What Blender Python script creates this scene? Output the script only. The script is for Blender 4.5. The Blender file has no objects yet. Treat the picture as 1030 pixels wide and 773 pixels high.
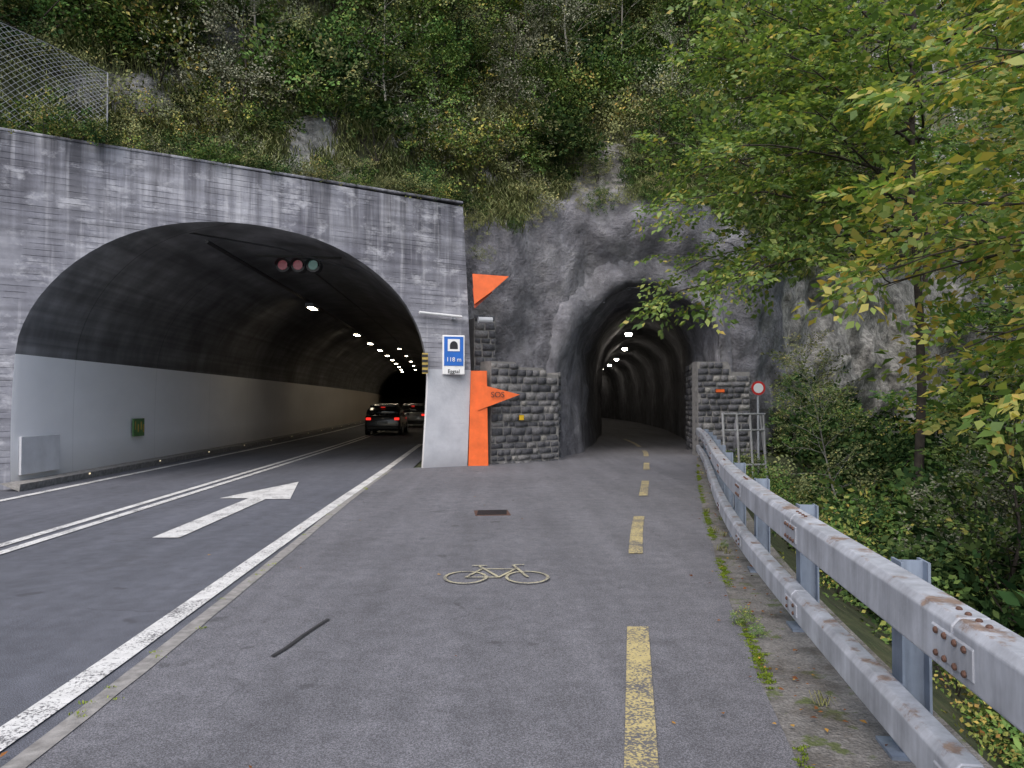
import bpy, math, random
import numpy as np
from mathutils import Vector, noise, Matrix
random.seed(7); rng=np.random.default_rng(7)
S=bpy.context.scene
S.view_settings.view_transform='Standard'; S.view_settings.look='None'; S.view_settings.exposure=0
COL=S.collection
# ------------------------------------------------------------------ helpers
def new_mesh(name,verts,faces,mats=(),parent=None,smooth=False,matidx=None):
    me=bpy.data.meshes.new(name); me.from_pydata([tuple(v) for v in verts],[],[tuple(f) for f in faces]); me.update()
    for m in (mats if isinstance(mats,(list,tuple)) else [mats]): me.materials.append(m)
    if matidx is not None: me.polygons.foreach_set('material_index',matidx)
    if smooth: me.polygons.foreach_set('use_smooth',[True]*len(me.polygons))
    o=bpy.data.objects.new(name,me); COL.objects.link(o)
    if parent: o.parent=parent
    return o
def empty(name,loc=(0,0,0)):
    o=bpy.data.objects.new(name,None); o.location=loc; COL.objects.link(o); o.empty_display_size=.2; return o
def quads(name,V,F,mats,mi=None,rnd=None,smooth=False):
    me=bpy.data.meshes.new(name); V=np.asarray(V,dtype=np.float32); F=np.asarray(F,dtype=np.int32)
    me.vertices.add(len(V)); me.vertices.foreach_set('co',V.ravel())
    me.loops.add(F.size); me.loops.foreach_set('vertex_index',F.ravel())
    me.polygons.add(len(F)); me.polygons.foreach_set('loop_start',np.arange(0,F.size,4,dtype=np.int32))
    for m in mats: me.materials.append(m)
    if mi is not None: me.polygons.foreach_set('material_index',np.asarray(mi,dtype=np.int32))
    me.update(calc_edges=True)
    if rnd is not None:
        a=me.attributes.new('rnd','FLOAT','FACE'); a.data.foreach_set('value',np.asarray(rnd,dtype=np.float32))
    if smooth: me.polygons.foreach_set('use_smooth',[True]*len(F))
    return me
def add(name,me,loc=(0,0,0),rot=(0,0,0),sc=1,parent=None):
    o=bpy.data.objects.new(name,me); o.location=loc; o.rotation_euler=rot
    o.scale=(sc,sc,sc) if not hasattr(sc,'__len__') else sc
    COL.objects.link(o)
    if parent: o.parent=parent
    return o
def box(name,c,s,mat,rz=0,parent=None,bev=0.0,rx=0):
    x,y,z=[a/2 for a in s]
    v=[(-x,-y,-z),(x,-y,-z),(x,y,-z),(-x,y,-z),(-x,-y,z),(x,-y,z),(x,y,z),(-x,y,z)]
    f=[(0,3,2,1),(4,5,6,7),(0,1,5,4),(1,2,6,5),(2,3,7,6),(3,0,4,7)]
    o=new_mesh(name,v,f,[mat],parent); o.location=c; o.rotation_euler=(rx,0,rz)
    if bev>0:
        b=o.modifiers.new('b','BEVEL'); b.width=bev; b.segments=2
    return o
def tube(pts,rad,n=8):
    pts=[Vector(p) for p in pts]; V=[];F=[]
    for i,p in enumerate(pts):
        d=(pts[min(i+1,len(pts)-1)]-pts[max(i-1,0)]).normalized()
        if abs(d.z)<.9: a=Vector((0,0,1)).cross(d).normalized()
        else: a=Vector((1,0,0)).cross(d).normalized()
        b=d.cross(a); r=rad[i] if hasattr(rad,'__len__') else rad
        for k in range(n):
            t=2*math.pi*k/n; V.append(p+a*(r*math.cos(t))+b*(r*math.sin(t)))
    for i in range(len(pts)-1):
        for k in range(n):
            F.append((i*n+k,i*n+(k+1)%n,(i+1)*n+(k+1)%n,(i+1)*n+k))
    return V,F
def tubeobj(name,pts,rad,mat,parent=None,n=10):
    V,F=tube(pts,rad,n); k=len(V); F=list(F)+[tuple(range(n))[::-1],tuple(range(k-n,k))]
    return new_mesh(name,V,F,[mat],parent,smooth=False)
def poly_extrude(name,pts,th,mat,parent=None):
    n=len(pts); th=Vector(th); V=[Vector(p) for p in pts]+[Vector(p)+th for p in pts]
    F=[tuple(range(n)),tuple(range(2*n-1,n-1,-1))]+[(i,i+n,(i+1)%n+n,(i+1)%n) for i in range(n)]
    return new_mesh(name,V,F,[mat],parent)
# ---------------- node helpers
class MB:
    def __init__(s,name):
        s.m=bpy.data.materials.new(name); s.m.use_nodes=True; s.nt=s.m.node_tree; s.b=s.nt.nodes['Principled BSDF']; s.out=s.nt.nodes['Material Output']
        s.g=s.nt.nodes.new('ShaderNodeNewGeometry'); s.P=s.g.outputs['Position']
    def n(s,t): return s.nt.nodes.new(t)
    def l(s,a,b): s.nt.links.new(a,b)
    def setin(s,sock,v):
        if isinstance(v,bpy.types.NodeSocket): s.l(v,sock)
        else:
            if hasattr(v,'__len__') and len(v)==3 and sock.type=='RGBA': v=(*v,1)
            sock.default_value=v
    def mul(s,vec,k):
        q=s.n('ShaderNodeVectorMath'); q.operation='MULTIPLY'; s.l(vec,q.inputs[0]); q.inputs[1].default_value=k; return q.outputs[0]
    def noise(s,scale,detail=4,rough=.55,vec=None,dist=0):
        q=s.n('ShaderNodeTexNoise'); s.l(vec or s.P,q.inputs['Vector']); q.inputs['Scale'].default_value=scale; q.inputs['Detail'].default_value=detail
        q.inputs['Roughness'].default_value=rough; q.inputs['Distortion'].default_value=dist; return q.outputs['Fac']
    def vor(s,scale,feat='F1',vec=None,out='Distance'):
        q=s.n('ShaderNodeTexVoronoi'); q.feature=feat; s.l(vec or s.P,q.inputs['Vector']); q.inputs['Scale'].default_value=scale; return q.outputs[out]
    def ramp(s,f,stops):
        q=s.n('ShaderNodeValToRGB'); s.l(f,q.inputs[0]); e=q.color_ramp.elements
        while len(e)<len(stops): e.new(.5)
        for i,(p,c) in enumerate(stops):
            e[i].position=p; c=(c,c,c) if not hasattr(c,'__len__') else c; e[i].color=(*c,1)
        return q.outputs[0]
    def mix(s,f,a,b,mode='MIX'):
        q=s.n('ShaderNodeMix'); q.data_type='RGBA'; q.blend_type=mode; s.setin(q.inputs[0],f); s.setin(q.inputs[6],a); s.setin(q.inputs[7],b); return q.outputs[2]
    def math(s,op,a,b=0.0,clamp=False):
        q=s.n('ShaderNodeMath'); q.operation=op; q.use_clamp=clamp; s.setin(q.inputs[0],a); s.setin(q.inputs[1],b); return q.outputs[0]
    def mapr(s,v,a,b,c=0.,d=1.):
        q=s.n('ShaderNodeMapRange'); s.l(v,q.inputs[0]); q.inputs[1].default_value=a;q.inputs[2].default_value=b;q.inputs[3].default_value=c;q.inputs[4].default_value=d; return q.outputs[0]
    def xyz(s):
        q=s.n('ShaderNodeSeparateXYZ'); s.l(s.P,q.inputs[0]); return q.outputs
    def attr(s,name):
        q=s.n('ShaderNodeAttribute'); q.attribute_name=name; return q.outputs['Fac']
    def bump(s,h,strength=.5,dist=.02):
        q=s.n('ShaderNodeBump'); s.l(h,q.inputs['Height']); q.inputs['Strength'].default_value=strength; q.inputs['Distance'].default_value=dist; s.l(q.outputs[0],s.b.inputs['Normal']); return q
    def col(s,c): s.setin(s.b.inputs['Base Color'],c)
    def rough(s,v): s.setin(s.b.inputs['Roughness'],v)
def simple(name,c,r=.6,metal=0,var=.25,vs=6,bumpd=0,emit=None,es=0):
    m=MB(name); n1=m.noise(vs,4,.6)
    c2=tuple(x*(1-var) for x in c); c3=tuple(min(1,x*(1+var*.6)) for x in c)
    m.col(m.ramp(n1,[(.3,c2),(.7,c3)])); m.rough(r); m.b.inputs['Metallic'].default_value=metal
    if bumpd: m.bump(m.noise(vs*6,4),.4,bumpd)
    if emit: m.b.inputs['Emission Color'].default_value=(*emit,1); m.b.inputs['Emission Strength'].default_value=es
    return m.m
# ---------------- materials
def asphalt(name,base,tint):
    m=MB(name); big=m.noise(.55,4,.6); mid=m.noise(6,3,.6); fine=m.noise(150,2,.7)
    st=m.noise(1,4,.6,vec=m.mul(m.P,(2.2,.16,1)))
    c=m.ramp(big,[(.3,tuple(base*t*.66 for t in tint)),(.7,tuple(base*t*1.22 for t in tint))])
    c=m.mix(.5,c,m.ramp(st,[(.3,tuple(base*t*.66 for t in tint)),(.7,tuple(base*t*1.28 for t in tint))]))
    c=m.mix(.5,c,m.ramp(mid,[(.35,.70),(.65,1.15)]),'MULTIPLY')
    c=m.mix(.9,c,m.ramp(fine,[(.36,.4),(.5,.95),(.66,1.9)]),'MULTIPLY')
    spots=m.ramp(m.noise(3.1,2,.5),[(.68,0),(.73,1)])
    c=m.mix(m.math('MULTIPLY',spots,.45),c,(.03,.03,.032))
    stn=m.ramp(m.noise(1.1,4,.65),[(.58,0),(.68,.35)]); c=m.mix(stn,c,(.045,.045,.05))
    vd=m.n('ShaderNodeTexVoronoi'); vd.feature='DISTANCE_TO_EDGE'; vd.inputs['Scale'].default_value=.42
    wv=m.n('ShaderNodeVectorMath'); wv.operation='ADD'; nz=m.n('ShaderNodeTexNoise'); m.l(m.P,nz.inputs['Vector']); nz.inputs['Scale'].default_value=2.2; m.l(m.P,wv.inputs[0]); m.l(m.mul(nz.outputs['Color'],(.5,.5,0)),wv.inputs[1]); m.l(wv.outputs[0],vd.inputs['Vector'])
    ck=m.math('MULTIPLY',m.ramp(vd.outputs['Distance'],[(0,1),(.005,0)]),m.ramp(m.noise(.6,2),[(.52,0),(.58,.35)]))
    c=m.mix(ck,c,(.02,.02,.022))
    m.col(c); m.rough(.85); m.bump(fine,.5,.006); return m.m
M_ROAD=asphalt('road_asphalt',.107,(.93,.98,1.18)); M_PATH=asphalt('path_asphalt',.138,(.97,.97,1.08))
def paint(name,c,wear=.5):
    m=MB(name); w=m.noise(60,3,.7); w2=m.noise(3,3,.6)
    f=m.math('ADD',w,m.math('MULTIPLY',w2,.5)); f=m.ramp(f,[(wear+.02,0),(wear+.12,1)])
    cc=m.ramp(m.noise(9,3),[(.3,tuple(x*.8 for x in c)),(.7,c)])
    m.col(m.mix(f,(.11,.108,.115),cc)); m.rough(.65); m.bump(w,.3,.003); return m.m
M_WHITE=paint('white_road_paint',(.70,.70,.69),.60); M_YELL=paint('yellow_road_paint',(.52,.43,.20),.68); M_BIKE=paint('worn_yellow_paint',(.50,.46,.31),.66)
def concrete():
    m=MB('board_formed_concrete'); X=m.xyz(); z=X[2]
    big=m.noise(.7,5,.65); c=m.ramp(big,[(.3,(.14,.14,.17)),(.5,(.26,.265,.305)),(.72,(.44,.445,.49))])
    st=m.noise(1,5,.65,vec=m.mul(m.P,(3.2,3.2,.16)))
    topm=m.mapr(z,4.4,6.7,0.15,1.0); f=m.math('MULTIPLY',m.ramp(st,[(.42,0),(.60,1)]),topm)
    c=m.mix(m.math('MULTIPLY',f,.85),c,(.055,.055,.068))
    st2=m.noise(1,5,.6,vec=m.mul(m.P,(5,5,.3))); c=m.mix(m.ramp(st2,[(.55,0),(.75,.55)]),c,(.58,.58,.62))
    pat=m.noise(1.7,5,.7,vec=m.mul(m.P,(1,1,1.6))); c=m.mix(m.ramp(pat,[(.54,0),(.68,.65)]),c,(.57,.575,.62))
    row=m.noise(1,1,.5,vec=m.mul(m.P,(.35,.35,9.0)))
    c=m.mix(.5,c,m.ramp(row,[(.35,.6),(.65,1.3)]),'MULTIPLY')
    fr=m.math('FRACT',m.math('MULTIPLY',z,8.5)); ln=m.ramp(fr,[(0,1),(.12,0)]); ln=m.math('MULTIPLY',ln,m.ramp(m.noise(2.2,3),[(.44,0),(.6,1)]))
    mk=m.math('MULTIPLY',m.math('GREATER_THAN',X[0],-2.75),m.math('LESS_THAN',z,2.42))
    ln=m.math('MULTIPLY',ln,m.math('SUBTRACT',1.0,m.math('MULTIPLY',mk,.85)))
    c=m.mix(m.math('MULTIPLY',ln,.6),c,(.045,.045,.055))
    wp=m.ramp(m.noise(2.2,4,.65),[(.3,(.43,.45,.50)),(.7,(.56,.58,.63))]); wp=m.mix(m.mapr(z,0,.5,.55,0),wp,(.2,.2,.22))
    c=m.mix(mk,c,wp); m.col(c); m.rough(.85)
    h=m.math('ADD',m.math('MULTIPLY',ln,-1),m.math('MULTIPLY',m.noise(14,4),.6)); m.bump(h,.5,.02); return m.m
M_CONC=concrete()
def lining():
    m=MB('tunnel_lining'); X=m.xyz(); z=X[2]
    c=m.ramp(m.noise(.5,4,.6),[(.3,(.07,.07,.073)),(.7,(.16,.16,.165))])
    row=m.noise(1,2,.5,vec=m.mul(m.P,(.3,.12,7))); c=m.mix(.7,c,m.ramp(row,[(.35,.55),(.65,1.3)]),'MULTIPLY')
    row=m.noise(1,4,.6,vec=m.mul(m.P,(2,1.6,.25))); c=m.mix(.6,c,m.ramp(row,[(.35,.5),(.65,1.3)]),'MULTIPLY')
    fr=m.math('FRACT',m.math('MULTIPLY',X[1],.25)); c=m.mix(m.ramp(fr,[(0,.8),(.012,0)]),c,(.02,.02,.02))
    c=m.mix(m.mapr(X[1],14.,22.,.55,0.),c,m.mix(1.0,c,(2.,2.,2.05),'MULTIPLY'))  # daylight at the tunnel mouth painted in as a lighter lining colour
    w=m.ramp(m.noise(1,4,.6,vec=m.mul(m.P,(.6,.3,.6))),[(.3,(.80,.80,.82)),(.7,(.90,.90,.92))])
    w=m.mix(m.mapr(z,0.0,.8,.5,0),w,(.3,.28,.25)); w=m.mix(m.ramp(fr,[(0,.35),(.008,0)]),w,(.3,.3,.3))
    w=m.mix(m.mapr(X[1],26.,60.,0.,.75),w,(.40,.33,.25))  # dim warm glow deep in the tunnel, painted into the wall colour
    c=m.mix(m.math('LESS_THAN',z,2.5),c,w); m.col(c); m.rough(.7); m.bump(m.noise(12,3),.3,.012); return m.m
M_LIN=lining()
def shotcol(m,n1,n2,st):
    c=m.ramp(n1,[(.28,(.11,.11,.125)),(.5,(.20,.20,.225)),(.72,(.36,.36,.385))])
    c=m.mix(.6,c,m.ramp(st,[(.32,.45),(.66,1.4)]),'MULTIPLY')
    return m.mix(.5,c,m.ramp(n2,[(.3,.55),(.7,1.4)]),'MULTIPLY')
def rockmat():
    m=MB('cliff_rock'); rk=m.attr('rock'); sh=m.attr('shot')
    n1=m.noise(.9,5,.66,dist=.5); n2=m.noise(4,6,.7); st=m.noise(1,4,.65,vec=m.mul(m.P,(1.6,1.6,.3)))
    shc=shotcol(m,n1,n2,st)
    rc=m.ramp(n2,[(.3,(.10,.10,.098)),(.5,(.32,.315,.30)),(.7,(.60,.59,.56))]); rc=m.mix(.7,rc,m.ramp(st,[(.35,.4),(.6,1.2)]),'MULTIPLY')
    so=m.ramp(n2,[(.3,(.045,.05,.024)),(.55,(.095,.105,.048)),(.75,(.18,.175,.095))])
    c=m.mix(m.ramp(m.math('ADD',rk,m.math('MULTIPLY',m.math('SUBTRACT',n2,.5),1.1)),[(.45,0),(.58,1)]),so,rc)
    c=m.mix(m.ramp(m.math('ADD',sh,m.math('MULTIPLY',m.math('SUBTRACT',n2,.5),.5)),[(.42,0),(.58,1)]),c,shc)
    m.col(c); m.rough(.88); m.bump(n2,1.,.22); return m.m
M_ROCK=rockmat()
def shotcrete():
    m=MB('shotcrete'); n1=m.noise(.9,5,.66,dist=.5); n2=m.noise(5,6,.7); st=m.noise(1,4,.65,vec=m.mul(m.P,(1.6,1.6,.3)))
    dk=m.mapr(m.xyz()[1],25.,29.,1.,.5); c=m.mix(1.0,shotcol(m,n1,n2,st),m.ramp(dk,[(0,0.),(1,1.)]),'MULTIPLY')  # darker inwards: bare rock, plus the gloom of the bore put into the colour
    m.col(c); m.rough(.9); m.bump(m.math('ADD',n2,n1),.8,.10); return m.m
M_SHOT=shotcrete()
def stone():
    m=MB('dark_block_stone'); r=m.attr('rnd'); c=m.ramp(r,[(0,(.06,.062,.072)),(.5,(.115,.117,.13)),(.85,(.19,.188,.19)),(1,(.30,.29,.27))])
    c=m.mix(.7,c,m.ramp(m.noise(18,4,.7),[(.3,.5),(.7,1.6)]),'MULTIPLY'); m.col(c); m.rough(.85); m.bump(m.noise(22,4,.7),.9,.04); return m.m
M_STONE=stone(); M_MORT=simple('mortar',(.22,.215,.21),.95,vs=10,bumpd=.01)
def galv(name,c,rust=.5):
    m=MB(name); n1=m.noise(3.5,4,.6); cc=m.ramp(n1,[(.3,tuple(x*.70 for x in c)),(.7,tuple(x*1.15 for x in c))])
    drip=m.noise(1,4,.7,vec=m.mul(m.P,(9,9,1.2))); cc=m.mix(.6,cc,m.ramp(drip,[(.35,.6),(.65,1.15)]),'MULTIPLY')
    sx=m.n('ShaderNodeSeparateXYZ'); m.l(m.g.outputs['Normal'],sx.inputs[0]); upv=m.mapr(sx.outputs[2],.3,.9,0.,.15)
    rf=m.ramp(m.math('ADD',m.noise(5,6,.72),upv),[(1.15-rust,0),(1.24-rust,.85)])
    rc=m.ramp(m.noise(30,3),[(.3,(.13,.075,.05)),(.7,(.30,.20,.14))])
    m.col(m.mix(rf,cc,rc)); m.rough(.55); m.b.inputs['Metallic'].default_value=.15; m.bump(m.noise(40,3),.3,.004); return m.m
M_GALV=galv('galvanised_steel',(.45,.47,.52),.48); M_POST=galv('post_steel',(.22,.265,.34),.38); M_RUST=simple('rusty_bolt',(.10,.05,.035),.8,var=.5,vs=40,bumpd=.004)
M_ORANGE=simple('orange_enamel',(.74,.13,.025),.45,var=.22,vs=3); M_BLUE=simple('sign_blue',(.02,.13,.50),.35,var=.1); M_SWHITE=simple('sign_white',(.75,.76,.77),.4,var=.1)
M_BLACK=simple('black_plastic',(.015,.015,.017),.5); M_RED=simple('sign_red',(.55,.02,.02),.4,var=.1); M_YEL=simple('sign_yellow',(.75,.48,.03),.4,var=.1); M_YEL2=simple('faded_yellow',(.45,.33,.08),.6,var=.3)
M_GREEN=simple('sign_green',(.09,.2,.07),.4,var=.3,vs=9); M_GREY=simple('grey_metal',(.35,.37,.4),.5,.0,var=.15,vs=4); M_DGREY=simple('net_wire',(.20,.21,.23),.6)
M_PANEL=simple('painted_panel',(.60,.61,.64),.6,var=.12,vs=3); M_KERB=simple('kerb_stone',(.26,.25,.24),.85,var=.4,vs=12,bumpd=.01)
M_LAMP=simple('lamp_lit',(.9,.9,.9),.5,emit=(1,.84,.6),es=30); M_LAMPW=simple('lamp_round_lit',(.9,.9,.9),.5,emit=(1,.90,.75),es=60)
M_STUD=simple('kerb_led',(.9,.8,.6),.5,emit=(1,.8,.5),es=1.)
M_TAR=simple('tar',(.028,.028,.03),.7,var=.4,vs=30)
def leafmat(name,stops,trans=.0,objvar=.35):
    m=MB(name); r=m.attr('rnd'); c=m.ramp(r,stops); oi=m.n('ShaderNodeObjectInfo')
    v=m.mapr(oi.outputs['Random'],0,1,1-objvar,1+objvar*.7); hsv=m.n('ShaderNodeHueSaturation'); m.l(c,hsv.inputs['Color']); m.l(v,hsv.inputs['Value'])
    hv=m.math('FRACT',m.math('MULTIPLY',oi.outputs['Random'],7.3)); m.l(m.mapr(hv,0,1,.475,.515),hsv.inputs['Hue'])
    cc=hsv.outputs[0]; d=m.n('ShaderNodeBsdfDiffuse'); m.l(cc,d.inputs[0])
    if trans:
        m.col(cc); m.rough(.5); m.b.inputs['Specular IOR Level'].default_value=.35
        t=m.n('ShaderNodeBsdfTranslucent'); m.l(m.mix(1,cc,(1.3,1.35,.7),'MULTIPLY'),t.inputs[0])
        ms=m.n('ShaderNodeMixShader'); ms.inputs[0].default_value=trans; m.l(m.b.outputs[0],ms.inputs[1]); m.l(t.outputs[0],ms.inputs[2]); m.l(ms.outputs[0],m.out.inputs[0])
    else: m.l(d.outputs[0],m.out.inputs[0])
    return m.m
G_=[(0,(.065,.125,.038)),(.5,(.125,.22,.065)),(.85,(.20,.32,.09)),(1,(.40,.38,.10))]
M_TG=leafmat('tree_leaves_green',[(0,(.07,.14,.04)),(.5,(.14,.25,.07)),(.8,(.23,.35,.095)),(.92,(.38,.42,.11)),(1,(.52,.44,.12))],.38,.15); M_LG=leafmat('leaves_green',[(p,tuple(q*.9 for q in c)) for p,c in G_])
Y_=[(0,(.11,.20,.05)),(.38,(.20,.31,.08)),(.62,(.36,.41,.12)),(.88,(.60,.51,.14)),(1,(.48,.31,.09))]
M_TY=leafmat('tree_leaves_yellowing',Y_,.42,.15); M_LY=leafmat('leaves_yellowing',[(p,tuple(q*.8 for q in c)) for p,c in Y_])
M_LD=leafmat('leaves_dark',[(0,(.022,.047,.02)),(.6,(.052,.10,.034)),(1,(.12,.165,.055))])
M_LO=leafmat('leaves_olive',[(0,(.11,.13,.065)),(.5,(.20,.235,.105)),(.85,(.30,.325,.14)),(1,(.46,.40,.14))])
M_LB=leafmat('leaves_greygreen',[(0,(.17,.19,.13)),(.6,(.30,.32,.225)),(1,(.45,.44,.33))])
M_GR=leafmat('grass_blades',[(0,(.14,.17,.07)),(.5,(.28,.31,.125)),(1,(.52,.49,.26))])
M_BARK=simple('bark',(.055,.045,.038),.9,var=.5,vs=9); M_BARKP=simple('pale_bark',(.30,.285,.25),.9,var=.4,vs=5)
M_DEAD=leafmat('dead_leaves',[(0,(.10,.05,.02)),(.6,(.24,.13,.04)),(1,(.5,.36,.07))])
def groundmat():
    m=MB('forest_soil'); n=m.noise(1.4,5,.7); n2=m.noise(12,4,.7)
    c=m.ramp(n,[(.3,(.025,.024,.014)),(.5,(.04,.055,.02)),(.7,(.09,.085,.045))]); c=m.mix(.6,c,m.ramp(n2,[(.3,.4),(.7,1.5)]),'MULTIPLY')
    m.col(c); m.rough(.95); m.bump(n2,.8,.08); return m.m
M_SOIL=groundmat()
def vergemat():
    m=MB('verge_gravel'); n=m.noise(5,5,.7); c=m.ramp(n,[(.3,(.10,.097,.093)),(.7,(.21,.20,.19))])
    c=m.mix(.6,c,m.ramp(m.noise(70,3,.7),[(.35,.5),(.65,1.6)]),'MULTIPLY'); c=m.mix(m.ramp(m.noise(3.5,5,.7),[(.56,0),(.62,.85)]),c,(.075,.10,.022))
    c=m.mix(m.ramp(m.noise(1.6,5,.7),[(.50,0),(.62,.6)]),c,(.05,.04,.03))
    m.col(c); m.rough(.95); m.bump(m.vor(55),.7,.012); return m.m
M_VERGE=vergemat()
M_MOSS=leafmat('moss',[(0,(.07,.12,.015)),(1,(.27,.34,.04))])
# ------------------------------------------------------------------ layout curves (metres, camera at origin looking +Y)
def off(Y): Y=np.asarray(Y,float); return -.04*np.maximum(0,Y-8)-.0007*np.maximum(0,Y-20)**2
def smooth_interp(Y,xs,ys):
    Y=np.atleast_1d(np.asarray(Y,float)); r=0
    for d in (-1.2,-.6,0,.6,1.2): r=r+np.interp(Y+d,xs,ys)
    return r/5
def rail(Y): return smooth_interp(Y,[-30,-3,0,2.2,4.8,6.7,8.5,11.1,15,18.5,22,30],[-2.4,.75,1.14,1.46,1.81,2.08,2.4,2.95,3.85,4.65,5.35,7.2])
def kerbX(Y): return smooth_interp(Y,[-30,3.3,8,12.2,15,18.2],[-2.1,-2.15,-2.4,-2.66,-2.78,-2.9])
def t2c(Y): d=np.maximum(0,np.asarray(Y,float)-26); return 4.42+.19*d-.0024*d*d
def pathL(Y):
    Y=np.atleast_1d(Y); a=kerbX(Y); b=np.interp(Y,[18.2,19.2,21,24,26],[-2.9,-1.3,0.0,1.2,1.9]); c=t2c(Y)-2.5
    return np.where(Y<18.2,a,np.where(Y<26,b,c))
def pathR(Y):
    Y=np.atleast_1d(Y); a=smooth_interp(Y,[-30,-3,0,3.3,6.2,10.6,16.2,20.5,23,26],[-2.8,.2,.72,1.24,1.76,2.68,3.95,5.0,5.7,6.6]); return np.where(Y<26,a,t2c(Y)+2.4)
def ribbon(name,lf,rf,ys,z,mat,nx=6,jit=0):
    L=np.broadcast_to(lf(ys),ys.shape); R=np.broadcast_to(rf(ys),ys.shape); V=[];F=[]
    for i,y in enumerate(ys):
        for k in range(nx+1):
            x=L[i]+(R[i]-L[i])*k/nx
            if jit and k in (0,nx): x+=noise.noise(Vector((y*2.3,k,0)))*jit
            V.append((x,y,z))
    for i in range(len(ys)-1):
        for k in range(nx):
            a=i*(nx+1)+k; F.append((a,a+1,a+nx+2,a+nx+1))
    return new_mesh(name,V,F,[mat])
YS=np.concatenate([np.arange(-30,30,.5),np.arange(30,130,2.)])
def ground_z(x,y):
    d=x-(float(rail(y)[0])+.45)
    if y>22: d=x-max(float(rail(y)[0])+.45, 8.5)
    z=-.03
    if d>0: z-=min(9.,.75*d)+ .35*noise.noise(Vector((x*.5,y*.5,0)))*min(1,d); z+=max(0,x-24)*.75 if x>24 else 0
    if x<-11: z+= (-11-x)*.35 if y<10 else 0
    return z
gx=np.concatenate([np.arange(-400,-30,40),np.arange(-30,30,.8),np.arange(30,120,6),np.arange(120,401,40)]); gy=np.concatenate([np.arange(-400,-30,40),np.arange(-30,50,.8),np.arange(50,150,8),np.arange(150,401,50)])
V=[];F=[]
for y in gy:
    for x in gx: V.append((x,y,min(ground_z(x,y),28)))
nx=len(gx)
for j in range(len(gy)-1):
    for i in range(nx-1):
        a=j*nx+i; F.append((a,a+1,a+nx+1,a+nx))
new_mesh('ground',V,F,[M_SOIL],smooth=True)
ribbon('road',lambda Y:-9.3+off(Y)+0*Y,lambda Y:np.where(Y<18,kerbX(Y),-2.0+off(Y)),YS,0.0,M_ROAD,8)
ribbon('cycle_path',pathL,pathR,YS,.004,M_PATH,8,.03)
ribbon('verge',lambda Y:pathR(Y)-.05,lambda Y:rail(Y)+.5,np.arange(-30,24.5,.4),-.006,M_VERGE,3)
ribbon('kerb_line',lambda Y:kerbX(Y)-.06,lambda Y:kerbX(Y)+.05,np.arange(-30,18.3,.3),.009,M_KERB,1,.012)
def line(name,xf,w,y0,y1,mat,z=.010,step=.4):
    ys=np.arange(y0,y1+step*.5,step); ys[-1]=y1
    return ribbon(name,lambda Y:xf(Y)-w/2,lambda Y:xf(Y)+w/2,ys,z,mat,1)
mk=empty('road_markings')
for o in [line('edge_line',lambda Y:smooth_interp(Y,[-30,3.5,6.2,12,18,29],[-2.4,-2.40,-2.53,-2.78,-3.0,-3.5]),.17,-28,29,M_WHITE),
          line('centre_line_a',lambda Y:-5.42+off(Y),.13,-28,90,M_WHITE), line('centre_line_b',lambda Y:-5.68+off(Y),.13,-28,90,M_WHITE),
          line('far_edge_line',lambda Y:-8.12+off(Y),.15,-28,90,M_WHITE)]: o.parent=mk
arrow=new_mesh('lane_arrow',[(-4.24,8.94,.01),(-3.92,8.94,.01),(-4.06,12.5,.01),(-3.66,12.5,.01),(-4.28,15.2,.01),(-4.86,12.6,.01),(-4.38,12.6,.01)],[(0,1,2,6),(6,2,3,4,5)],[M_WHITE],mk)
cm=empty('cycle_markings')
ylx=lambda Y:smooth_interp(Y,[-10,3.3,9,14,19,24.3,29,33],[-1.6,.56,1.46,2.45,3.38,4.3,4.75,4.9])
for a,b in [(-4,-1.6),(2.6,5.4),(8.0,10.6),(12.9,15.4),(17.9,20.0),(22.4,25),(27,33)]:
    line('dash',ylx,.15,a,b,M_YELL,.012,.2).parent=cm
def stroke(pts,w,z):
    V=[];F=[]
    for i in range(len(pts)-1):
        a=Vector(pts[i]);b=Vector(pts[i+1]);d=(b-a).normalized();n=Vector((-d.y,d.x))*w/2;a=a-d*w*.3;b=b+d*w*.3;k=len(V)
        V+= [(*(a+n),z),(*(b+n),z),(*(b-n),z),(*(a-n),z)];F.append((k,k+3,k+2,k+1)); z+=.0004
    return V,F
bx,by=-.14,6.62
def E(cx,cy,rx,ry): return [(bx+cx+rx*math.cos(t*math.pi/10),by+cy+ry*math.sin(t*math.pi/10)) for t in range(21)]
Vb=[];Fb=[];zz=.012
for pts in [E(-.28,.28,.19,.24),E(.28,.28,.19,.24),[(bx-.28,by+.28),(bx-.15,by+.62),(bx+.17,by+.62),(bx+.02,by+.28),(bx-.28,by+.28)],[(bx-.18,by+.75),(bx+.02,by+.28)],[(bx-.24,by+.76),(bx-.11,by+.76)],[(bx+.28,by+.28),(bx+.15,by+.78),(bx+.25,by+.80)]]:
    v,f=stroke([Vector(p) for p in pts],.028,zz); k=len(Vb); Vb+=v; Fb+=[tuple(q+k for q in ff) for ff in f]; zz+=.0015
new_mesh('bicycle_symbol',Vb,Fb,[M_BIKE],cm)
v,f=stroke([Vector((-1.50,4.78)),Vector((-1.46,4.95)),Vector((-1.425,5.2)),Vector((-1.39,5.38)),Vector((-1.35,5.58))],.032,.012); new_mesh('tar_repair',v,f,[M_TAR])
dr=empty('drain_grate')
box('frame',(-.29,10.95,.004),(.50,.50,.012),M_RUST,.1,dr)
for i in range(8): box('bar_%d'%i,(-.29,10.95-.19+i*.054,.014),(.42,.026,.014),M_BLACK,.1,dr)
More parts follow.
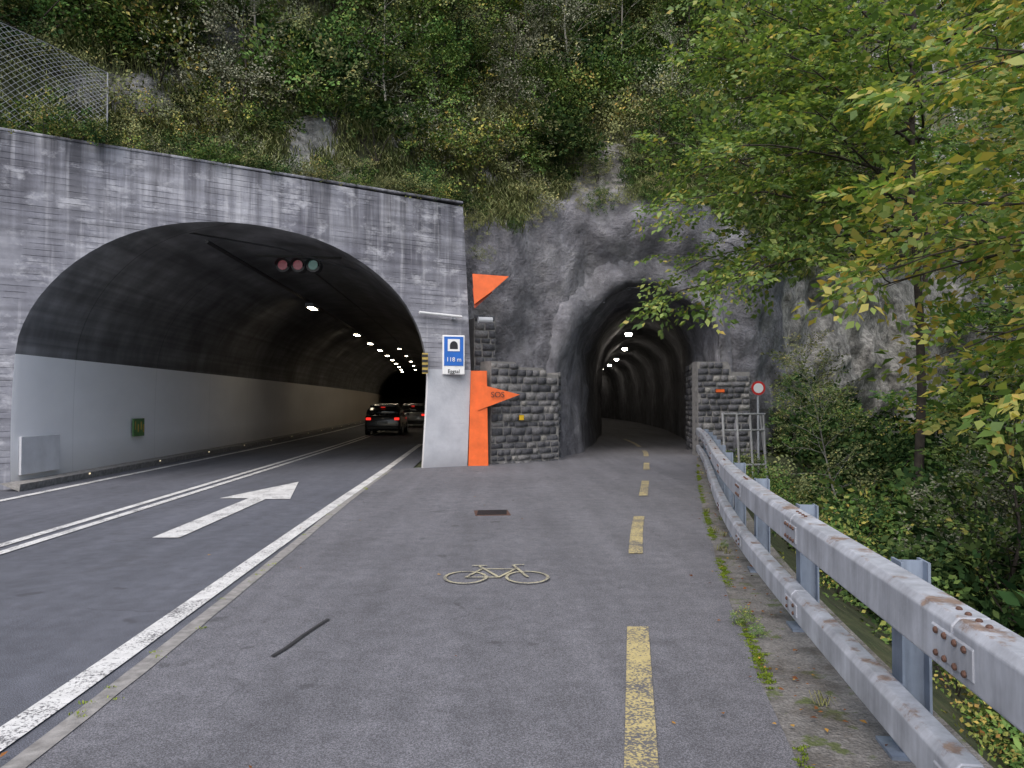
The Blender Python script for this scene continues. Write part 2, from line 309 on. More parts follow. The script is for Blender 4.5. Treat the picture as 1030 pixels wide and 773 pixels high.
# ------------------------------------------------------------------ road tunnel portal
pb=Vector((-9.2,14.0)); pd=Vector((7.0,4.4)); pn=Vector((-.532,.847))
prof=[(0,-.1),(-.002,1.2),(.004,2.5),(.018,3.05),(.046,3.55),(.09,4.05),(.145,4.48),(.205,4.82),(.272,5.08),(.345,5.26),(.42,5.36),(.50,5.40),(.583,5.37),(.68,5.25),(.775,4.98),(.86,4.58),(.925,4.12),(.962,3.7),(.99,3.25),(1.008,2.7),(1.014,2.2),(1.008,1.2),(.998,-.1)]
def dens(p,n=3):
    out=[]
    for i in range(len(p)-1):
        p0=p[max(i-1,0)];p1=p[i];p2=p[i+1];p3=p[min(i+2,len(p)-1)]
        for k in range(n):
            t=k/n; out.append(tuple(.5*((2*p1[j])+(-p0[j]+p2[j])*t+(2*p0[j]-5*p1[j]+4*p2[j]-p3[j])*t*t+(-p0[j]+3*p1[j]-3*p2[j]+p3[j])*t**3) for j in (0,1)))
    out.append(p[-1]); return out
prof=dens(prof,2)
def PF(t,z,b=0): q=pb+pd*t+pn*b; return (q.x,q.y,z)
exp=[]
for i,(t,z) in enumerate(prof):
    a=prof[max(i-1,0)];b=prof[min(i+1,len(prof)-1)]; dx=(b[0]-a[0])*8.27;dz=b[1]-a[1];l=math.hypot(dx,dz); exp.append((t-dz/l*.05/8.27,z+dx/l*.05))
portal=empty('road_tunnel_portal')
outer=[(-.75,-.3),(-.75,6.62),(.4,6.62),(1.137,6.55),(1.152,4.5),(1.165,2.42),(1.152,-.3)]
pts=outer+[(t,z) for t,z in exp[::-1]]
pts[-1]=(exp[0][0],-.3) ; pts.insert(len(outer),(exp[-1][0],-.3))
V=[PF(t,z) for t,z in pts]; n0=len(V); V+=[PF(t,z,.95) for t,z in outer]
F=[tuple(range(n0))]+[(i,n0+i,n0+i+1,i+1) for i in range(len(outer)-1)]
new_mesh('facade_wall',V,F,[M_CONC],portal)
box('coping',((PF(.2,0,.2)[0]),PF(.2,0,.2)[1],6.655),(15.5,.44,.06),M_CONC,math.atan2(4.4,7),portal,.02)
ds=[0,.1]+list(np.arange(1,60,1.5))+list(np.arange(62,112,4.)); V=[];F=[];n=len(prof)
for j,d in enumerate(ds):
    for i,(t,z) in enumerate(exp if j==0 else prof):
        x,y,_=PF(t,z); V.append((x+float(off(y+d)-off(y)),y+d,z))
for j in range(len(ds)-1):
    for i in range(n-1): a=j*n+i; F.append((a,a+1,a+n+1,a+n))
F.append(tuple(range((len(ds)-1)*n,len(ds)*n)))
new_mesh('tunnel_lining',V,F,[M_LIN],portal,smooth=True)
ys=np.arange(13.6,100,1.2); V=[];F=[]
for i,y in enumerate(ys):
    o_=float(off(y))
    for x,z in ((-8.62,0),(-8.60,.13),(-8.98,.14)): V.append((x+o_,y,z))
for i in range(len(ys)-1):
    for k in range(2): a=i*3+k; F.append((a,a+1,a+4,a+3))
F.append((0,1,2)); new_mesh('kerb_walkway',V,F,[M_KERB],portal)
for y in np.arange(16,75,3.5): box('kerb_stud',(-8.605+float(off(y)),y,.1),(.02,.05,.03),M_STUD,0,portal)
tl=empty('tunnel_lighting')
ys=np.arange(16.2,80,1.); pts=[(-6.25+float(off(y)),y,5.07) for y in ys]
tubeobj('cable_tray',pts,.05,M_BLACK,tl,4)
pts=[(-4.6+float(off(y)),y,4.92) for y in np.arange(19,80,1.)]; tubeobj('cable_run',pts,.03,M_BLACK,tl,4)
for y in [26.5,37,42.5,48,53.5,59,64.5,70,76,82]:
    box('fixture',(-6.25+float(off(y)),y,4.97),(.26,1.05,.12),M_GREY,.04,tl); box('lens',(-6.25+float(off(y)),y,4.895),(.2,.7,.02),M_LAMP,.04,tl)
for y in [45,52,59,66,74]:
    box('fixture',(-4.8+float(off(y)),y,4.85),(.2,.7,.1),M_GREY,.04,tl); box('lens',(-4.8+float(off(y)),y,4.79),(.14,.5,.02),M_LAMP,.04,tl)
sg=empty('lane_signal_lights')
box('bar',(-5.1,18.0,5.08),(2.0,.05,.05),M_BLACK,.15,sg); box('hanger_l',(-5.45,17.98,4.98),(.04,.04,.2),M_BLACK,0,sg); box('hanger_r',(-4.75,18.05,4.98),(.04,.04,.2),M_BLACK,0,sg)
M_LR=simple('red_lens',(.16,.03,.05),.25,emit=(.5,.03,.06),es=.1); M_LGn=simple('green_lens',(.05,.13,.11),.25,emit=(.1,.4,.35),es=.06)
for i,(dx,mm) in enumerate([(-.36,M_LR),(0,M_LR),(.36,M_LGn)]):
    x=-5.08+dx; y=17.85
    tubeobj('housing_%d'%i,[(x,y,4.86),(x,y+.25,4.86)],.17,M_BLACK,sg,20); tubeobj('lens_%d'%i,[(x,y-.012,4.86),(x,y-.002,4.86)],.115,mm,sg,20)
    Vv,Ff=tube([(x,y-.14,4.86),(x,y,4.86)],.15,20); new_mesh('hood_%d'%i,Vv,[f for f in Ff][:11],[M_BLACK],sg)
tubeobj('overhead_cable',[PF(.35,5.25,.6),PF(.6,5.1,.5),PF(.82,4.72,.4)],.02,M_BLACK,portal,6)
def wallx(y): return -8.96+float(off(y))
box('wall_panel',(wallx(14.6)+.03,14.75,.60),(.05,1.25,.72),M_PANEL,.02,portal,.01)
es=empty('emergency_exit_sign'); box('plate',(wallx(18.9)+.06,18.9,.98),(.04,.58,.44),M_GREEN,.04,es)
for k,(a,b) in enumerate([(-.2,.05),(-.05,-.02),(.1,.04),(.22,-.03)]): box('glyph_%d'%k,(wallx(18.9)+.085,18.9+a,.98+b),(.01,.05,.2),M_YEL2,.04,es)
def front(t,z,o): q=pb+pd*t-pn*o; return (q.x,q.y,z)
ang=math.atan2(4.4,7)
bs=empty('tunnel_info_sign')
cx,cy,_=front(1.098,0,.12); sa=.22
box('frame',(cx,cy,2.78),(.56,.05,.98),M_SWHITE,sa,bs,.02)
def onf(dx,z,dep): return (cx+dx*math.cos(sa)+dep*math.sin(sa),cy+dx*math.sin(sa)-dep*math.cos(sa),z)
box('blue',onf(0,2.87,.03),(.48,.012,.72),M_BLUE,sa,bs); box('white_square',onf(0,3.02,.04),(.3,.012,.3),M_SWHITE,sa,bs)
V=[onf(.1*math.cos(t),3.0+.12*math.sin(t),.049) for t in np.linspace(0,math.pi,14)]+[onf(-.1,2.92,.049),onf(.1,2.92,.049)]
new_mesh('tunnel_glyph',V,[tuple(range(len(V)))],[M_BLACK],bs)
def text(s,loc,size,mat,rz,parent,name):
    c=bpy.data.curves.new(name,'FONT'); c.body=s; c.size=size; c.extrude=.003; c.align_x='CENTER'; c.align_y='CENTER'; c.materials.append(mat)
    o=bpy.data.objects.new(name,c); o.location=loc; o.rotation_euler=(math.pi/2,0,rz); COL.objects.link(o); o.parent=parent
text('118 m',onf(0,2.66,.045),.15,M_SWHITE,sa,bs,'length_text'); text('Eggtal',onf(0,2.37,.035),.13,M_BLACK,sa,bs,'name_text')
lb=empty('wall_lamp_bar'); a=front(.985,3.78,.12); b=front(1.125,3.74,.12); tubeobj('tube',[a,b],.035,M_SWHITE,lb,8); box('bracket',front(1.1,3.72,.06),(.06,.14,.1),M_GREY,ang,lb)
tubeobj('round_lamp',[(-.85,19.0,3.68),(-.5,19.1,3.68)],.08,M_GREY,lb,12)
hp=empty('hazard_marker'); hx,hy,_=front(1.005,0,.1)
box('panel',(hx,hy,2.55),(.14,.03,.5),M_YEL2,.2,hp)
for k in range(4): box('stripe_%d'%k,(hx,hy-.02,2.36+k*.125),(.135,.01,.06),M_BLACK,.2,hp)
st=empty('sos_star'); Y0=19.05
def oy(p): return [(x,Y0+.12*(x+1.1),z) for x,z in p]
poly_extrude('orange_strip',oy([(-1.10,-.05),(-.60,-.05),(-.64,2.40),(-1.04,2.40)]),(0,.35,0),M_ORANGE,st)
poly_extrude('star_point',[(x,y-.03,z) for x,y,z in oy([(-.86,1.40),(.2,1.80),(-.86,2.07)])],(0,.05,0),M_ORANGE,st)
poly_extrude('upper_point',[(-1.0,19.0,4.85),(-.08,19.1,4.80),(-.5,19.05,4.42),(-.95,19.0,4.08)],(0,.06,0),M_ORANGE,st)
M_ORD=simple('orange_shaded',(.42,.06,.02),.5,var=.1)  # darker copy of the orange: shade on the star's underside painted in
poly_extrude('upper_fold',[(-1.0,19.09,4.50),(-.5,19.13,4.40),(-.95,19.09,3.98)],(0,.05,0),M_ORD,st)
text('SOS',(-.36,19.05,1.79),.2,M_BLACK,.12,st,'sos_text')
# ------------------------------------------------------------------ stone block walls
def block_wall(name,p0,p1,h,course=.18,blk=.31,z0=-.1,topfn=None,thick=.5):
    p0=Vector(p0);p1=Vector(p1);L=(p1-p0).length;d=(p1-p0)/L;nn=Vector((d.y,-d.x)); e=empty(name); V=[];F=[];R=[]; z=z0; r=0
    while z<h-.05:
        ch=course*random.uniform(.78,1.25); x=-blk*random.uniform(0,.6)
        while x<L-.02:
            w=blk*random.uniform(.55,1.5); a=max(0,x)+.010; b=min(L,x+w)-.010; x+=w
            if b-a<.06: continue
            if topfn and z+ch>topfn((a+b)/2/L): continue
            pr=random.uniform(-.015,.03); k=len(V); i=.014
            def P(s,zz,o): q=p0+d*s+nn*o; return (q.x,q.y,zz)
            j=lambda: random.uniform(-.014,.012)
            V+=[P(a,z+.01,-.02),P(b,z+.01,-.02),P(b,z+ch-.01,-.02),P(a,z+ch-.01,-.02),P(a+i+j(),z+.01+i+j(),.03+pr),P(b-i+j(),z+.01+i+j(),.03+pr+j()),P(b-i+j(),z+ch-.01-i+j(),.03+pr+j()),P(a+i+j(),z+ch-.01-i+j(),.03+pr)]
            F+=[(k+4,k+5,k+6,k+7),(k,k+1,k+5,k+4),(k+1,k+2,k+6,k+5),(k+2,k+3,k+7,k+6),(k+3,k,k+4,k+7)]; R+=[random.random()**1.3]*5
        z+=ch; r+=1
    me=quads('blocks',V,F,[M_STONE],rnd=R); add('blocks',me,parent=e)
    N=12; nk=nn*.008; q0=p0+nk;q1=p1+nk; tops=[(s/N,(topfn(s/N) if topfn else h)-.08) for s in range(N+1)]
    front_=[(q0.x,q0.y,z0),(q1.x,q1.y,z0)]+[(q0.x+(q1.x-q0.x)*s,q0.y+(q1.y-q0.y)*s,t) for s,t in tops[::-1]]
    poly_extrude('mortar_core',front_,(-nn.x*thick,-nn.y*thick,0),M_MORT,e); return e
block_wall('stone_block_wall',(-.55,19.5),(1.28,20.9),2.7,topfn=lambda s:2.75 if s<.35 else (2.62 if s<.8 else 2.45))
block_wall('stone_block_wall',(1.28,20.95),(1.42,22.6),2.5,thick=.3)
block_wall('stone_block_wall',(-1.0,19.85),(-.45,20.1),3.9)
block_wall('stone_pier',(5.55,22.6),(7.15,22.75),2.85,topfn=lambda s:2.9 if s<.6 else 2.6); block_wall('stone_pier',(6.1,26.4),(5.57,22.68),2.8,thick=.3)
ws=empty('warning_plate'); box('plate',(.25,19.98,1.2),(.15,.02,.13),M_YEL,.65,ws); box('edge',(.25,19.995,1.2),(.17,.015,.15),M_BLACK,.65,ws)
ws=empty('warning_plate'); box('plate',(6.2,22.50,1.95),(.26,.02,.09),M_ORANGE,.1,ws); box('edge',(6.2,22.515,1.95),(.29,.015,.12),M_BLACK,.1,ws)
# ------------------------------------------------------------------ cliff
XB=[-80,-30,-14,-9.2,-1.2,.2,1.3,2.2,5,7.6,10,16,25,45,80]; YB=[2,6,12,15.1,20.1,20.8,21.7,22.3,22.7,23.4,26.5,33,41,52,60]
ZX=[-80,-1.2,0,2,5.5,8,10,16,80]; ZT=[6.3,6.3,6.5,7.6,7.8,6.6,6.2,7.,6.5]
def cliffY(x,z):
    yb=float(np.interp(x,XB,YB)); zt=float(np.interp(x,ZX,ZT)); k=.56 if x<8 else .5
    y=yb+.03*min(z,zt)+k*max(0,z-zt)
    w=max(0,1-abs(x-4)/5.5); w=min(1,w*2); y-=w*.7*math.exp(-((z-(zt-1.0))/1.2)**2)
    v=Vector((x,z,0)); f1=noise.fractal(v*.22,1.,2.,3); f2=noise.fractal(v*.9+Vector((5,3,1)),.9,2.,4)
    a=min(1,max(0,(z-zt)/2.5))
    if x<-1.2 : return y+a*(1.3*f1+.35*f2)
    s=max(0,min(1,(x-8)/3)); return y+(.45+.9*max(a,s))*f1+(.36+.1*a+.3*s)*f2
def rockmask(x,z):
    v=Vector((x*.55,z*.33,3.)); return .5+.8*noise.fractal(v,1.,2.,5)-.15
outp=[(1.30,-.2),(1.25,1.5),(1.30,2.6),(1.5,3.45),(1.95,4.15),(2.6,4.75),(3.3,5.12),(4.1,5.25),(4.85,5.1),(5.55,4.7),(6.1,4.0),(6.45,3.0),(6.55,1.6),(6.6,-.2)]
inp=[(2.55,-.2),(2.45,1.6),(2.5,2.7),(2.62,3.5),(2.9,4.15),(3.35,4.65),(3.9,4.95),(4.45,5.02),(5.0,4.95),(5.5,4.65),(5.9,4.15),(6.15,3.35),(6.26,1.9),(6.28,-.2)]
outp=dens(outp,3); inp=dens(inp,3)
def inside(x,z,poly):
    c=False; n=len(poly); j=n-1
    for i in range(n):
        xi,zi=poly[i];xj,zj=poly[j]
        if (zi>z)!=(zj>z) and x<(xj-xi)*(z-zi)/(zj-zi)+xi: c=not c
        j=i
    return c
cx_=np.concatenate([np.arange(-80,-18,2.),np.arange(-18,18,.2),np.arange(18,80,.8)]); cz_=np.concatenate([np.arange(-11,-1,.8),np.arange(-1,18,.2),np.arange(18,44,.9)])
V=[];rk=[];sh=[]
for z in cz_:
    for x in cx_:
        V.append((x,cliffY(x,z),z)); zt=float(np.interp(x,ZX,ZT)); r=rockmask(x,z)
        if x>8: r=max(r,1-max(0,z-zt-.5)*.5)
        rk.append(min(1,max(0,r)))
        s=1-max(0,(z-zt+.2)*1.1); s*=max(0,min(1,(x+2)/.8))*max(0,min(1,(10.-x)/1.2)); sh.append(min(1,max(0,s)))
F=[];nx=len(cx_)
hole=[(4+(x-4)*.97,z*.98 if z>0 else -2) for x,z in outp]
for j in range(len(cz_)-1):
    for i in range(nx-1):
        xm=(cx_[i]+cx_[i+1])/2; zm=(cz_[j]+cz_[j+1])/2
        if -12.2<xm<-1.75 and zm<6.2: continue
        if inside(xm,zm,hole): continue
        a=j*nx+i; F.append((a,a+1,a+nx+1,a+nx))
cl=new_mesh('cliff_hillside',V,F,[M_ROCK],smooth=True)
for nm,dat in (('rock',rk),('shot',sh)):
    a=cl.data.attributes.new(nm,'FLOAT','POINT'); a.data.foreach_set('value',np.array(dat,dtype=np.float32))
V=[];F=[];n=len(outp)
def cen(p,s): return (4.1+(p[0]-4.1)*s,p[1]*s if p[1]>0 else p[1])
rings=[]
r0=[cen(p,1.22) for p in outp]; rings.append([(x,cliffY(x,z)+.3,z) for x,z in r0])
r0=[cen(p,1.10) for p in outp]; rings.append([(x,cliffY(x,z)-.05,z) for x,z in r0])
rings.append([(x,cliffY(x,z)-.20,z) for x,z in [cen(p,1.02) for p in outp]])
rings.append([(x,cliffY(x,z)-.04,z) for x,z in [cen(p,.965) for p in outp]])
for s in np.linspace(.12,1,9):
    e=s**.6; rings.append([((a[0]*.96+.16)*(1-e)+b[0]*e,22.3+3.7*s,a[1]*(1-e)+b[1]*e) for a,b in zip(outp,inp)])
for d in list(np.arange(.5,46,.8))+list(np.arange(47,95,2.5)):
    c=float(t2c(26+d))-4.42; rings.append([(b[0]+c,26+d,b[1]) for b in inp])
for j,r in enumerate(rings):
    for (x,y,z) in r:
        a=.18 if j<4 else .26; v=Vector((x*.8,y*.8,z*.8)); f=noise.fractal(v,1.,2.,4)*a
        if y>27: f=noise.fractal(Vector((x*.9,y*.28,z*.9)),1.,2.,3)*.16
        dx=4.3-x; dz=2-z
        if y>26: dx=float(t2c(y))-x
        l=math.hypot(dx,dz)+.01
        V.append((x+dx/l*f,y+(f*.8 if j<12 else 0),z+dz/l*f))
for j in range(len(rings)-1):
    for i in range(n-1): a=j*n+i; F.append((a,a+1,a+n+1,a+n))
F.append(tuple(range((len(rings)-1)*n,len(rings)*n)))
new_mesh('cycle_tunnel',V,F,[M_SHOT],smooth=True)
ct=empty('cycle_tunnel_lamps')
for x,y,z in [(5.1,33,4.62),(6.35,42.5,4.65),(7.2,52,4.6),(7.75,60,4.6),(8.1,68,4.6),(8.0,78,4.6)]:
    tubeobj('shade',[(x,y,z+.12),(x,y,z)],[.08,.18],M_GREY,ct,14); tubeobj('bulb',[(x,y,z-.005),(x,y,z-.12)],[.15,.11],M_LAMPW,ct,10)
# ------------------------------------------------------------------ guardrail
gr=empty('guardrail')
def beam(name,z0,z1,y0,y1,dep=.11,o=0.,pad=0.):
    prof_=[(0,z0+.02),(0,z1-.03),(.025,z1),(dep,z1),(dep,z1-.02),(dep+.0,z0),(.03,z0)]
    prof_=[(-pad if a<.01 else a+(pad if a>=dep else 0),z+(pad if z>(z0+z1)/2 else -pad)) for a,z in prof_]
    ys=np.arange(y0,y1,.35) if y1-y0>1 else np.array([y0,y1]); ys[-1]=y1; n=len(prof_); V=[];F=[]
    for y in ys:
        x=float(rail(y)[0]); s=float(rail(y+.1)[0]-rail(y-.1)[0])/.2; nn=Vector((1,-s)).normalized()
        for a,z in prof_: V.append((x+nn.x*(a+o),y+nn.y*(a+o),z))
    for j in range(len(ys)-1):
        for i in range(n): a=j*n+i;b=j*n+(i+1)%n; F.append((a,a+n,b+n,b))
    F+= [tuple(range(n)),tuple(range((len(ys)-1)*n,len(ys)*n))[::-1]]
    ob=new_mesh(name,V,F,[M_GALV],gr); bb=ob.modifiers.new('b','BEVEL'); bb.width=.006; bb.segments=2; bb.limit_method='ANGLE'; return ob
joints=[.3,2.62,5.02,7.4,9.8,12.2,14.6,17.,19.4]
allj=[-8]+joints+[22.2]
for k in range(len(allj)-1):
    beam('upper_beam_%d'%k,.64,.86,allj[k]+.006,allj[k+1]-.006,.13); beam('lower_beam_%d'%k,.17,.36,allj[k]+.006,allj[k+1]-.006,.10)
def railpt(y,a,z):
    x=float(rail(y)[0]); s=float(rail(y+.1)[0]-rail(y-.1)[0])/.2; nn=Vector((1,-s)).normalized(); return (x+nn.x*a,y+nn.y*a,z)
bv=[];bf=[]
def bolt(c,r,axis):
    c=Vector(c);axis=Vector(axis).normalized();a=axis.orthogonal().normalized();b=axis.cross(a);k=len(bv)
    for rr,h in ((r,0),(r*.95,r*.45),(r*.55,r*.8)):
        for i in range(8):
            t=i*math.pi/4; bv.append(c+a*rr*math.cos(t)+b*rr*math.sin(t)+axis*h)
    for q in range(2):
        for i in range(8): bf.append((k+q*8+i,k+q*8+(i+1)%8,k+q*8+8+(i+1)%8,k+q*8+8+i))
    bf.append(tuple(range(k+16,k+24)))
for j in joints:
    for (z0,z1) in ((.64,.86),(.17,.36)):
        beam('sleeve',z0+.035,z1-.035,j-.16,j+.16,.02,-.006)
        for s in (-.11,-.04,.04,.11) if z0>.5 else (-.09,.09):
            for z in (z0+.065,z1-.075): bolt(railpt(j+s,-.008,z),.013,(-1,.15,0))
            if z0>.5: bolt(railpt(j+s,.07,z1),.012,(0,0,1))
new_mesh('bolts',bv,bf,[M_RUST],gr,smooth=False)
for k,y in enumerate([-2.2,-.3,1.65,3.55,5.45,7.3,9.2,11.1,13,14.9,16.8,18.7,20.6]):
    s=math.atan(-(float(rail(y+.1)[0]-rail(y-.1)[0])/.2))
    for a,sz in ((.150,(.012,.13,0)),(.265,(.012,.13,0)),(.208,(.103,.010,0))):
        p=railpt(y,a,.1); box('post_%d'%k,(p[0],p[1],.10),(sz[0],sz[1],1.54),M_POST,s,gr)
    p=railpt(y,.19,.0); box('base_plate_%d'%k,(p[0],p[1],.0),(.22,.22,.02),M_POST,s,gr)
    for z in (.75,.27): p=railpt(y,.137,z); box('spacer_%d'%k,p,(.012,.16,.10),M_POST,s,gr)
# ------------------------------------------------------------------ metal barrier, round sign
mb=empty('metal_barrier'); M_LM=galv('light_metal',(.45,.45,.46),.3)
for i,(x,y) in enumerate([(4.78,16.8),(5.12,16.9),(5.45,17.0),(5.78,17.1)]):
    tubeobj('post_%d'%i,[(x,y,-.9),(x-.10,y,1.36)],.028,M_LM,mb,8)
for z in (1.34,.98,.2): tubeobj('rail',[(4.66,16.8,z),(5.72,17.1,z)],.024,M_LM,mb,8)
tubeobj('brace',[(5.6,17.05,1.3),(6.05,17.6,-1.2)],.026,M_LM,mb,8)
rs=empty('round_prohibition_sign'); X0,Y0_,Z0=6.52,20.,1.98
tubeobj('pole',[(X0,Y0_+.03,-1.2),(X0,Y0_+.03,2.1)],.03,M_GREY,rs,8); tubeobj('red_disc',[(X0,Y0_,Z0),(X0,Y0_-.012,Z0)],.185,M_RED,rs,28); tubeobj('white_disc',[(X0,Y0_-.013,Z0),(X0,Y0_-.018,Z0)],.13,M_SWHITE,rs,28)
# ------------------------------------------------------------------ cars
def car(x,y,col,rz,lit):
    c=empty('car',(x,y,.01)); c.rotation_euler=(0,0,rz)
    M_B=simple('car_paint',col,.25,.3,var=.03); M_B.node_tree.nodes['Principled BSDF'].inputs['Coat Weight'].default_value=.5
    M_G=simple('car_glass',(.012,.014,.016),.08); M_TL=simple('tail_lamp',(.4,.01,.01),.3,emit=(1,.03,.02),es=lit)
    def loft(name,stn,mat):
        V=[];F=[];n=None
        for (yy,wb,wt,z0,z1) in stn:
            zm=(z0+z1)/2; r=[(-wb*.93,z0),(-wb,z0+(z1-z0)*.25),(-wb*.99,zm),(-wt,z1-(z1-z0)*.12),(-wt*.92,z1),(0,z1+.015),(wt*.92,z1),(wt,z1-(z1-z0)*.12),(wb*.99,zm),(wb,z0+(z1-z0)*.25),(wb*.93,z0)]
            n=len(r); V+=[(a,yy,b) for a,b in r]
        for j in range(len(stn)-1):
            for i in range(n): a=j*n+i;b=j*n+(i+1)%n; F.append((a,b,b+n,a+n))
        F+= [tuple(range(n))[::-1],tuple(range((len(stn)-1)*n,len(stn)*n))]
        o=new_mesh(name,V,F,[mat],c,smooth=True); m=o.modifiers.new('b','BEVEL'); m.width=.03; m.segments=2; m.limit_method='ANGLE'; return o
    loft('body',[(0,.78,.76,.32,.80),(.06,.86,.84,.24,.98),(.5,.9,.87,.2,1.0),(2,.9,.87,.2,.97),(3.2,.9,.86,.2,.93),(3.9,.87,.8,.22,.80),(4.25,.75,.66,.3,.62)],M_B)
    loft('windows',[(.10,.80,.70,.95,1.18),(.38,.82,.66,.95,1.42),(1.2,.83,.66,.95,1.49),(2.1,.83,.64,.95,1.46),(2.95,.80,.66,.93,1.02)],M_G)
    loft('roof',[(.30,.64,.60,1.38,1.44),(.5,.68,.62,1.42,1.49),(1.2,.68,.63,1.47,1.525),(2.0,.67,.62,1.44,1.50),(2.2,.62,.58,1.38,1.44)],M_B)
    for sx in (-1,1):
        for yy in (.78,3.4): tubeobj('wheel',[(sx*.70,yy,.31),(sx*.91,yy,.31)],.31,M_BLACK,c,24)
        for yy in (.78,3.4): tubeobj('rim',[(sx*.905,yy,.31),(sx*.92,yy,.31)],.19,M_GREY,c,16)
        box('tail_light',(sx*.68,.03,.80),(.24,.10,.12),M_TL,0,c,.02); box('mirror',(sx*.98,2.6,.98),(.16,.1,.12),M_B,0,c,.03)
    box('number_plate',(0,-.005,.62),(.5,.03,.12),M_GREY,0,c); box('bumper',(0,.03,.38),(1.5,.12,.16),M_BLACK,0,c,.03); box('high_brake_light',(0,.2,1.36),(.2,.05,.02),M_TL,0,c)
car(-6.25,36.5,(.03,.032,.038),.05,1.2); car(-6.3,48,(.25,.26,.28),.06,1.4)
# ------------------------------------------------------------------ vegetation
def leaf_template(c,d,nrm,L,W):
    d=d/np.linalg.norm(d,axis=1,keepdims=True); s=np.cross(nrm,d); s/=np.linalg.norm(s,axis=1,keepdims=True)+1e-9; n=np.cross(d,s)
    L=L[:,None];W=W[:,None]
    b=c; l=c+d*L*.45+s*W*.5+n*W*.12; t=c+d*L-n*L*.10; r=c+d*L*.45-s*W*.5+n*W*.12
    V=np.stack([b,r,t,l],1).reshape(-1,3); F=np.arange(len(V)).reshape(-1,4); return V,F
def spray(seed,length=.62,leaf=.10,nt=4):
    r=np.random.default_rng(seed); C=[];D=[]
    def tw(o,d,L):
        d=d/np.linalg.norm(d); k=max(3,int(L/.07))
        for i in range(k):
            f=(i+1)/k; p=o+d*L*f+np.array([0,0,-.12*L*f*f]); sd=1 if i%2 else -1
            pr=np.array([-d[1],d[0],0])*sd; dd=d*.7+pr*.8+np.array([0,0,r.normal(0,.25)-.1]); C.append(p+r.normal(0,.012,3)); D.append(dd)
        C.append(o+d*L+np.array([0,0,-.12*L])); D.append(d)
    tw(np.zeros(3),np.array([1.,0,0]),length)
    for i in range(nt):
        f=.2+.6*i/nt; sd=1 if i%2 else -1; tw(np.array([length*f,0,0]),np.array([.75,sd*.7,r.normal(0,.12)]),length*.5*(1.1-f*.5))
    C=np.array(C);D=np.array(D);k=len(C); nrm=np.array([0,0,1.])+r.normal(0,.5,(k,3)); L=leaf*r.uniform(.65,1.2,k)
    return leaf_template(C,D,nrm,L,L*.6)
def merge_sprays(T,pos,dirs,scale,r,tilt=.35):
    VT,FT=T; K=len(pos); x=dirs/np.linalg.norm(dirs,axis=1,keepdims=True); up=np.array([0,0,1.])+r.normal(0,tilt,(K,3))
    y=np.cross(up,x); y/=np.linalg.norm(y,axis=1,keepdims=True)+1e-9; z=np.cross(x,y); R=np.stack([x,y,z],1)
    V=np.einsum('ni,kij->knj',VT,R)*scale[:,None,None]+pos[:,None,:]; nv=len(VT)
    F=(FT[None]+ (np.arange(K)*nv)[:,None,None]).reshape(-1,4); return V.reshape(-1,3),F
def polyl(o,d,L,r,seg=6,wander=.12,sag=0.,up=0.):
    pts=[np.array(o,float)]; d=np.array(d,float); d/=np.linalg.norm(d)
    for i in range(seg):
        d=d+r.normal(0,wander,3)+np.array([0,0,up-sag*(i/seg)]); d/=np.linalg.norm(d); pts.append(pts[-1]+d*L/seg)
    return pts
